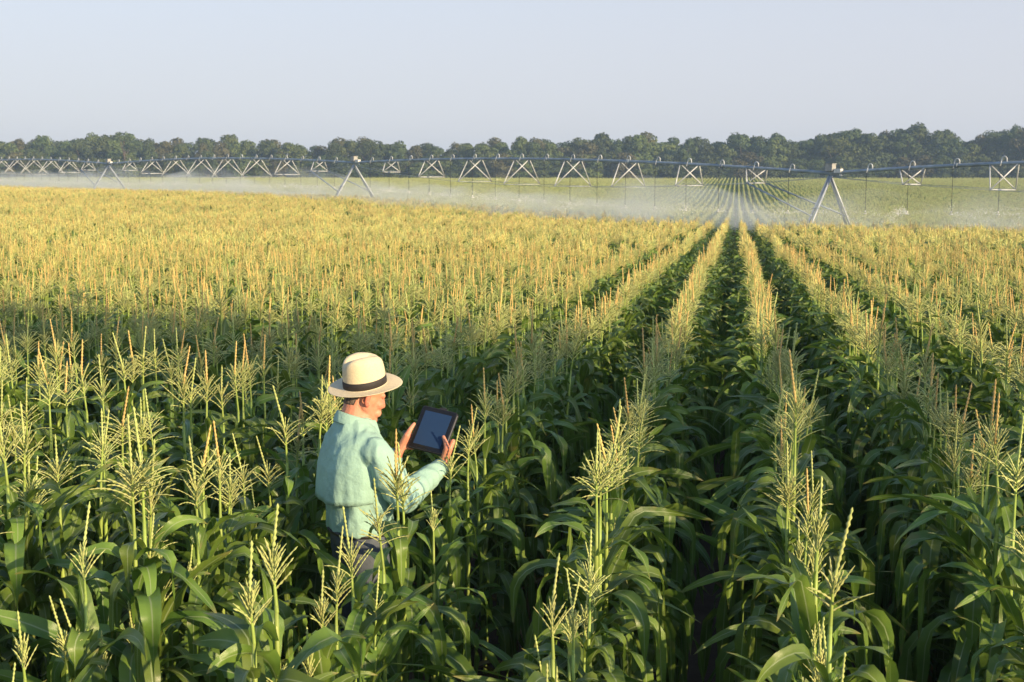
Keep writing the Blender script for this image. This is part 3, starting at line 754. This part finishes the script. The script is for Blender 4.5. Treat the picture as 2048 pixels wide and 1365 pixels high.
# trunk and limbs under the clothes
b.cap((-.01, -.13, 1.385), (-.01, .13, 1.385), .05, .05); b.ball((-.005, 0, 1.25), (.11, .15, .24), 20, 14); b.ball((0, 0, 1.0), (.11, .145, .14), 20, 12)
SH_R, EL_R, WR_R = Vector((-.01, -.185, 1.405)), Vector((.12, -.255, 1.17)), Vector((.315, -.185, 1.315))
SH_L, EL_L = Vector((-.01, .185, 1.405)), Vector((.13, .25, 1.17))
kR = [T(HS + .026 - .002 * i, .030 + .023 * i, -.012 - .002 * i) for i in range(4)]
kL = [T(-HS - .024, .045 + .022 * i, -.014) for i in range(4)]
WR_R = (kR[1] + kR[2]) / 2 + vl(Vector((-.040, -.02, -.085))) 
WR_L = (kL[1] + kL[2]) / 2 + vl(Vector((-.045, -.01, -.072)))
for (a, e, w_) in ((SH_R, EL_R, WR_R), (SH_L, EL_L, WR_L)):
    b.cap(a + Vector((0, 0, -.015)), e, .036, .036); b.cap(e, w_, .038, .027)
for s in (-1, 1):
    b.cap((0, s * .09, .92), (.01, s * .10, .50), .085, .058); b.cap((.01, s * .10, .50), (-.01, s * .11, .09), .056, .038); b.cap((-.02, s * .11, .05), (.13, s * .125, .035), .04, .03)
def hand(W, K, s, side):
    """palm from the wrist to four knuckles, fingers closing behind the tablet, thumb in front of its edge"""
    mid = (K[1] + K[2]) / 2
    b.ball(W, .027, 12, 8)
    for i, k in enumerate(K):
        root = W + (k - W) * .25 + (k - mid) * .5
        b.cap(root, k, .0195, .0128, 10)
        b.cap(W + (k - W) * .45, k, .018, .012, 10)
    ln = [1.0, 1.1, 1.02, .8]
    for i, k in enumerate(K):
        d1 = (s_l * (-side)); q = ln[i]
        p1 = k + (d1 * .30 - n_l * .95 + t_l * -.1).normalized() * .020 * q + d1 * .008
        p2 = p1 + (d1 * 1.0 - n_l * .18 - t_l * .25).normalized() * .030 * q
        p3 = p2 + (d1 * 1.0 + n_l * .25 - t_l * .3).normalized() * .022 * q
        b.cap(k, p1, .0122, .0106, 10); b.cap(p1, p2, .0104, .0094, 10); b.cap(p2, p3, .0094, .008, 10)
hand(WR_R, kR, 1, 1); hand(WR_L, kL, 1, -1)
def thumb(W, base, joint, tip):
    b.cap(W, base, .022, .0175, 10); b.cap(base, joint, .0155, .0118, 10); b.cap(joint, tip, .0115, .0088, 10)
thumb(WR_R + (kR[0] - WR_R) * .15, T(HS + .020, .085, .016), T(HS + .004, .058, .022), T(HS - .018, .030, .0175))
thumb(WR_L + (kL[0] - WR_L) * .15, T(-HS - .018, .070, .018), T(-HS - .013, .032, .020), T(-HS - .006, .000, .0175))
body = remeshed(b, 'body', M['skin'], .0034, 5, man, .5)
M['skin_red'] = mat('skin_flushed', (0.58, 0.15, 0.10), 0.5, col2=(0.66, 0.22, 0.15), scale=40)
body.data.materials.append(M['skin_red']); HMi = HM.transposed()
for pl in body.data.polygons:
    q = HMi @ (Vector(pl.center) - HO)
    if abs(q.y) > .077 and -.045 < q.x < .01 and -.05 < q.z < .035: pl.material_index = 1
    elif q.x > .078 and abs(q.y) < .02 and -.072 < q.z < -.054: pl.material_index = 1
# eyes
for s in (-1, 1):
    e = MB(); e.ball(hd(.066, s * .030, .000), .0115, 12, 8); e.build('eye', M['eye'], man)
# hair: short back and sides under the hat
hb = MB(); nA, nZ = 40, 10; vs = []
for j in range(nZ):
    for k in range(nA + 1):
        a = radians(122) + (radians(238) - radians(122)) * k / nA
        z = .045 - (.098 + .010 * cos(a - pi) ** 2) * j / (nZ - 1) * (1.0 if abs(a - pi) < .9 else .72)
        q = sqrt(max(.05, 1 - ((z - .036) / .088) ** 2)) if z < .036 else 1
        r_ = 1.06 + .03 * R.uniform(-1, 1); zz_ = z
        x = -.014 + .097 * cos(a) * max(q, .72) * r_; y = .077 * sin(a) * max(q, .80) * r_
        vs.append(hd(x, y, zz_))
hb.add(vs, [(j * (nA + 1) + k, j * (nA + 1) + k + 1, (j + 1) * (nA + 1) + k + 1, (j + 1) * (nA + 1) + k) for j in range(nZ - 1) for k in range(nA)])
ho = hb.build('hair', M['hair'], man); md = ho.modifiers.new('t', 'SOLIDIFY'); md.thickness = .006; md.offset = 0
# shirt
t = MB()
RINGS = [(.985, .0, .138, .178), (1.03, .0, .142, .182), (1.10, .0, .142, .186), (1.20, -.008, .148, .198), (1.30, -.015, .148, .205), (1.37, -.018, .135, .198), (1.42, -.02, .115, .172), (1.46, -.02, .095, .135), (1.495, -.018, .082, .098), (1.52, -.015, .074, .078)]
nr = 40; vs = []
for (h, cx, rx, ry) in RINGS:
    for k in range(nr):
        a = 2 * pi * k / nr; cc, ss = cos(a), sin(a); e = 2 / 2.4
        vs.append((cx + rx * abs(cc) ** e * (1 if cc > 0 else -1), ry * abs(ss) ** e * (1 if ss > 0 else -1), h))
fs = [(j * nr + k, j * nr + (k + 1) % nr, (j + 1) * nr + (k + 1) % nr, (j + 1) * nr + k) for j in range(len(RINGS) - 1) for k in range(nr)]
fs.append(tuple(range(nr - 1, -1, -1))); fs.append(tuple((len(RINGS) - 1) * nr + k for k in range(nr)))
t.add(vs, fs)
t.cap((-.012, -.125, 1.395), (-.012, .125, 1.395), .076, .076, 20)
for (a, e, w_) in ((SH_R, EL_R, WR_R), (SH_L, EL_L, WR_L)):
    a2 = a + (e - a) * .12; m1 = (a2 + e) / 2
    t.cap(a2, m1, .071, .071, 18); t.cap(m1, e, .075, .068, 18); w2 = e.lerp(w_, .82); t.cap(e, w2, .066, .044, 18)
shirt = remeshed(t, 'shirt', M['shirt'], .0065, 6, man, .6)
co = getco(shirt.data); no = getno(shirt.data)
from mathutils import noise as mn
def folds(co, no, amp):
    out = co.copy()
    for i in range(len(co)):
        x, y, z = map(float, co[i])
        n1 = mn.noise(Vector((x * 13 + 3, y * 13, z * 5 - x * 7 + y * 4))); n2 = mn.noise(Vector((x * 34, y * 30, z * 13 + 7)))
        ridge = (1 - abs(n1) * 2.2) ; d = amp * (.9 * ridge + .45 * n2)
        for (a, e, w_) in ((SH_R, EL_R, WR_R), (SH_L, EL_L, WR_L)):
            q = (Vector((x, y, z)) - e).length
            if q < .17: d += .006 * sin(q * 150 + n1 * 4) * (1 - q / .17)
        out[i] = co[i] + no[i] * d
    return out
setco(shirt.data, folds(co, no, .009))
# back cape of the shirt
cp = MB(); na, nz = 44, 14; vs = []
for j in range(nz):
    u = j / (nz - 1); h = 1.43 - .285 * u
    for k in range(na + 1):
        a = radians(88) + radians(184) * k / na; cc, ss = cos(a), sin(a); e = 2 / 2.4
        for (ha, ca, ra, rb), (hb_, cb2, rc, rd_) in zip(RINGS, RINGS[1:]):
            if ha <= h <= hb_:
                q = (h - ha) / (hb_ - ha); rx = ra + (rc - ra) * q; ry = rb + (rd_ - rb) * q
        off = .002 + (.022 * u ** 1.3) * (.35 + .65 * abs(cc)) + .005 * sin(a * 7 + u * 2) * u + .003 * sin(a * 17 + 1) * u
        lift = .02 * u * abs(cc) ** 2
        vs.append((-.016 + (rx + off) * abs(cc) ** e * (1 if cc > 0 else -1), (ry + off * .55) * abs(ss) ** e * (1 if ss > 0 else -1), h - lift * .5))
cp.add(vs, [(j * (na + 1) + k, j * (na + 1) + k + 1, (j + 1) * (na + 1) + k + 1, (j + 1) * (na + 1) + k) for j in range(nz - 1) for k in range(na)])
co_ = cp.build('back_cape', M['shirt'], shirt); md = co_.modifiers.new('t', 'SOLIDIFY'); md.thickness = .004
# collar
cb = MB(); nc = 36; vs = []
for j, (h0, r0) in enumerate([(1.485, .080), (1.52, .075), (1.552, .073), (1.555, .077), (1.532, .087), (1.505, .096)]):
    for k in range(nc + 1):
        a = radians(18) + radians(324) * k / nc; fr = (1 + cos(a)) / 2
        hh = h0 - .055 * fr - (.018 * fr if j >= 4 else 0); rr_ = r0 + .010 * fr
        vs.append((-.018 + rr_ * 1.02 * cos(a) + .012 * fr, rr_ * .96 * sin(a), hh))
cb.add(vs, [(j * (nc + 1) + k, j * (nc + 1) + k + 1, (j + 1) * (nc + 1) + k + 1, (j + 1) * (nc + 1) + k) for j in range(5) for k in range(nc)])
cl = cb.build('collar', M['shirt'], shirt); md = cl.modifiers.new('t', 'SOLIDIFY'); md.thickness = .004
md = cl.modifiers.new('s', 'SUBSURF'); md.levels = md.render_levels = 1
for (e, w_) in ((EL_R, WR_R), (EL_L, WR_L)):
    d = (w_ - e).normalized(); c1 = e.lerp(w_, .72); c2 = w_ - d * .008; cm = MB()
    cm.tube([c1, c1 + d * .004, c2, c2 + d * .003, c2 - d * .004], [.044, .048, .043, .040, .035], 20, cap=False); q = cm.build('cuff', M['shirt'], shirt)
# trousers, belt, shoes
t = MB(); t.ball((0, 0, .97), (.135, .172, .10), 24, 12)
for s in (-1, 1): t.cap((0, s * .085, .93), (.01, s * .10, .50), .105, .082, 18); t.cap((.01, s * .10, .50), (-.01, s * .11, .10), .08, .068, 18)
tr = remeshed(t, 'trousers', M['trouser'], .010, 6, man)
co = getco(tr.data); no = getno(tr.data); setco(tr.data, folds(co, no, .007))
t = MB(); ps = []
for k in range(33):
    a = 2 * pi * k / 32; ps.append((.137 * cos(a), .175 * sin(a), .985))
t.tube(ps, .011, 6); t.build('belt', M['leather'], man)
for s in (-1, 1):
    t = MB(); t.cap((-.03, s * .11, .045), (.15, s * .13, .035), .05, .042, 14); t.box((.06, s * .12, .006), (.27, .10, .02)); remeshed(t, 'shoe', M['leather'], .008, 3, man)
# hat
HTM = Matrix.Rotation(radians(-10), 3, 'Y') @ Matrix.Rotation(radians(9), 3, 'X'); HC = Vector((.038, .0, 1.668))
def hp(x, y, z): return HC + HTM @ Vector((x, y, z))
hm = MB(); na = 64; prof = [(1.0, 0.0), (1.0, .010), (.985, .04), (.965, .075), (.93, .105), (.86, .128), (.72, .141), (.52, .147), (.30, .149), (.1, .149), (0.0, .149)]
BX, BY, CX, CY = .178, .160, .104, .086
def brim(a, u, under):
    rx, ry = CX + (BX - CX) * u, CY + (BY - CY) * u
    z = -.004 * u + .010 * u * u * (sin(a) ** 2) * 1.2 - .012 * u ** 2 * (cos(a) ** 2) * (1 if cos(a) > 0 else -.2) + .004 * sin(2 * a + 1) * u
    return hp(rx * cos(a), ry * sin(a), z - (.0035 if under else 0))
rows = []
for j in range(9): rows.append([brim(2 * pi * k / na, j / 8, True) for k in range(na)])
for j in range(9): rows.append([brim(2 * pi * k / na, 1 - j / 8, False) for k in range(na)])
for (r_, z) in prof[1:]:
    row = []
    for k in range(na):
        a = 2 * pi * k / na; x, y = CX * r_ * cos(a), CY * r_ * sin(a); zz_ = z
        if z > .09:
            q = (z - .09) / .06
            zz_ -= .026 * q * math.exp(-(y / .020) ** 2) * (1 if x < .05 else .4)     # centre crease
            zz_ -= .016 * q * max(0, x / CX)                                       # lower towards the front
            y *= 1 - .17 * q * max(0, x / CX) ** 1.0 * (r_)                             # front pinch
        row.append(hp(x, y, zz_))
    rows.append(row)
hm.add([v for r_ in rows for v in r_], [(j * na + k, j * na + (k + 1) % na, (j + 1) * na + (k + 1) % na, (j + 1) * na + k) for j in range(len(rows) - 1) for k in range(na)])
hat = hm.build('hat', M['straw'], man); md = hat.modifiers.new('s', 'SUBSURF'); md.levels = md.render_levels = 1
bm = MB(); rows = []
for (r_, z) in [(1.0, .001), (1.022, .002), (1.018, .020), (1.008, .036), (.99, .037)]:
    rows.append([hp(CX * r_ * cos(2 * pi * k / na), CY * r_ * sin(2 * pi * k / na), z) for k in range(na)])
bm.add([v for r_ in rows for v in r_], [(j * na + k, j * na + (k + 1) % na, (j + 1) * na + (k + 1) % na, (j + 1) * na + k) for j in range(4) for k in range(na)])
bm.build('hat_band', M['band'], hat)
# tablet
M['case'] = mat('black_case', (0.018, 0.018, 0.02), 0.5); M['bezel'] = mat('glossy_bezel', (0.010, 0.011, 0.014), 0.15)
M['screen'] = mat('dark_blue_screen', (0.018, 0.042, 0.105), 0.22, var=0.02)
M['metal'] = mat('tablet_edge', (0.6, 0.6, 0.6), 0.3, metal=0.8)
tab = empty('tablet', TC); tag(tab, 'black tablet in a folio case held upright in both hands', 'tablet')
MT = Matrix((ts, tt, tn)).transposed()
def rbox(c, sz, rad, name, mt, par):
    m_ = MB(); hx, hy, hz = sz[0] / 2, sz[1] / 2, sz[2] / 2; ring = []
    for (qx, qy, a0) in ((1, 1, 0), (-1, 1, 90), (-1, -1, 180), (1, -1, 270)):
        for k in range(6):
            a = radians(a0 + 18 * k); ring.append((qx * (hx - rad) + rad * cos(a), qy * (hy - rad) + rad * sin(a)))
    n = len(ring); vs = []
    for z, sh in ((-hz, .9994), (-hz * .7, 1), (hz * .7, 1), (hz, .9994)):
        for (x, y) in ring: vs.append(MT @ Vector((c[0] + x * (1 if abs(z) < hz else .985), c[1] + y * (1 if abs(z) < hz else .985), c[2] + z)))
    fs = [(j * n + k, j * n + (k + 1) % n, (j + 1) * n + (k + 1) % n, (j + 1) * n + k) for j in range(3) for k in range(n)]
    fs += [tuple(range(n - 1, -1, -1)), tuple(3 * n + k for k in range(n))]
    m_.add(vs, fs); return m_.build(name, mt, par, False)
rbox((0, 0, -.0045), (2 * HS + .006, 2 * HT + .006, .010), .012, 'case', M['case'], tab)
rbox((.002, .0, -.0125), (2 * HS + .010, 2 * HT + .004, .004), .010, 'folded_cover', M['case'], tab)
bz = rbox((0, 0, .0015), (2 * HS - .002, 2 * HT - .002, .003), .010, 'tablet_glass', M['bezel'], tab)
rbox((0, 0, .0032), (2 * HS - .038, 2 * HT - .044, .0012), .001, 'screen', M['screen'], bz)
rbox((HS + .0035, -.02, -.006), (.002, 2 * HT - .06, .006), .0008, 'metal_edge', M['metal'], tab)
m_ = MB(); m_.box(MT @ Vector((.012, -HT - .008, -.006)), (.035, .012, .006), MT); m_.build('clasp', M['case'], tab, False)
# ---------------------------------------------------------------- sprinkler mist and the summer haze
def vol_mat(name, colr, dens, aniso=0.0):
    m = bpy.data.materials.new(name); m.use_nodes = True; n = m.node_tree; n.nodes.clear()
    o = n.nodes.new('ShaderNodeOutputMaterial'); v = n.nodes.new('ShaderNodeVolumePrincipled')
    v.inputs['Color'].default_value = (*colr, 1); v.inputs['Density'].default_value = dens; v.inputs['Anisotropy'].default_value = aniso
    n.links.new(v.outputs[0], o.inputs['Volume']); m['p'] = 1; return m, v
mm, mv = vol_mat('sprinkler_mist', (0.82, 0.91, 1.0), .04)
n = mm.node_tree; L = n.links
tc = n.nodes.new('ShaderNodeTexCoord'); nz = n.nodes.new('ShaderNodeTexNoise'); nz.inputs['Scale'].default_value = .28; nz.inputs['Detail'].default_value = 4
L.new(tc.outputs['Object'], nz.inputs['Vector']); mr = n.nodes.new('ShaderNodeMapRange')
mr.inputs[1].default_value = .38; mr.inputs[2].default_value = .68; mr.inputs[3].default_value = .010; mr.inputs[4].default_value = .095
L.new(nz.outputs[0], mr.inputs[0]); L.new(mr.outputs[0], mv.inputs['Density'])
lm = MB(); path = [T0.lerp(T1, .3 + .7 * i / 70) for i in range(70)] + [T1.lerp(T4, i / 240) for i in range(0, 274)]
nc = 30; vs = []; rq = random.Random(9)
for i, p in enumerate(path):
    for k in range(nc):
        a = 2 * pi * k / nc; lat = cos(a) * (6.6 + 1.6 * mn.noise(Vector((i * .06, cos(a) * 2, 3)))); q = Vector((p.x, p.y, 0)) + LAT * lat + SPD * rq.uniform(-.1, .1)
        n1 = .68 + mn.noise(Vector((p.x * .10, p.y * .10, lat * .12))) + .45 * mn.noise(Vector((p.x * .45, p.y * .45, lat * .4))); n1 = max(.08, n1)
        up = sin(a) * (1.9 * n1 if sin(a) > 0 else .55)
        vs.append((q.x, q.y, ground(q.x, q.y) + 1.6 + up))
lm.add(vs, [(i * nc + k, i * nc + (k + 1) % nc, (i + 1) * nc + (k + 1) % nc, (i + 1) * nc + k) for i in range(len(path) - 1) for k in range(nc)] + [tuple(range(nc - 1, -1, -1)), tuple((len(path) - 1) * nc + k for k in range(nc))])
mist = lm.build('water_mist', mm, None, False)
import bmesh
bm_ = bmesh.new(); bm_.from_mesh(mist.data); bmesh.ops.recalc_face_normals(bm_, faces=bm_.faces)
if bm_.calc_volume(signed=True) < 0: bmesh.ops.reverse_faces(bm_, faces=bm_.faces)
bm_.to_mesh(mist.data); bm_.free(); tag(mist, 'white mist of irrigation water drifting low over the corn', 'mist', kind='stuff')
# jets: fine droplets thrown out of each sprinkler head
M['drop'] = mat('water_drops', (0.85, 0.9, 0.95), 0.3, trans=0.4)
dm = MB(); rd = random.Random(4)
for (a, b, rise) in [(T0, T1, .75), (T1, T2, .48), (T2, T3, .42), (T3, T4, .42)]:
    for j in range(1, 18):
        t = j / 18
        if a is T0 and t < .6: continue
        c = arch(a, b, t, rise); e = c + SPD * .12 + LAT * -.14; h = ground(e.x, e.y) + 2.12
        for jet in range(6):
            az = rd.uniform(0, 6.28); el = rd.uniform(.02, .28); vv = rd.uniform(6.5, 8.5)
            nq_ = 110 if j % 3 == 1 else 40
            for q in range(nq_):
                tm = (q + rd.random()) / nq_ * .75; s_ = vv * tm * (1 - .25 * tm); sp_ = .04 + .30 * tm
                p = Vector((e.x + cos(az) * s_ * cos(el) + rd.gauss(0, sp_), e.y + sin(az) * s_ * cos(el) + rd.gauss(0, sp_), h + vv * sin(el) * tm - 4.9 * tm * tm * .6 + rd.gauss(0, sp_ * .5)))
                r_ = rd.uniform(.008, .019)
                dm.add([p + Vector((r_, 0, 0)), p + Vector((-r_, r_, 0)), p + Vector((-r_, -r_, 0)), p + Vector((0, 0, r_ * 1.6))], [(0, 1, 3), (1, 2, 3), (2, 0, 3), (0, 2, 1)])
tag(dm.build('water_spray', M['drop'], None, False), 'fine water droplets thrown out by the sprinklers', 'spray', kind='stuff')
hmx, _ = vol_mat('summer_haze', (0.50, 0.70, 1.0), HAZE_D)
hb = MB(); hb.box((0, 0, 8), (2700, 2700, 46)); hz = hb.build('haze', hmx, None, False)
bm_ = bmesh.new(); bm_.from_mesh(hz.data); bmesh.ops.recalc_face_normals(bm_, faces=bm_.faces); bm_.to_mesh(hz.data); bm_.free(); tag(hz, kind='stuff')
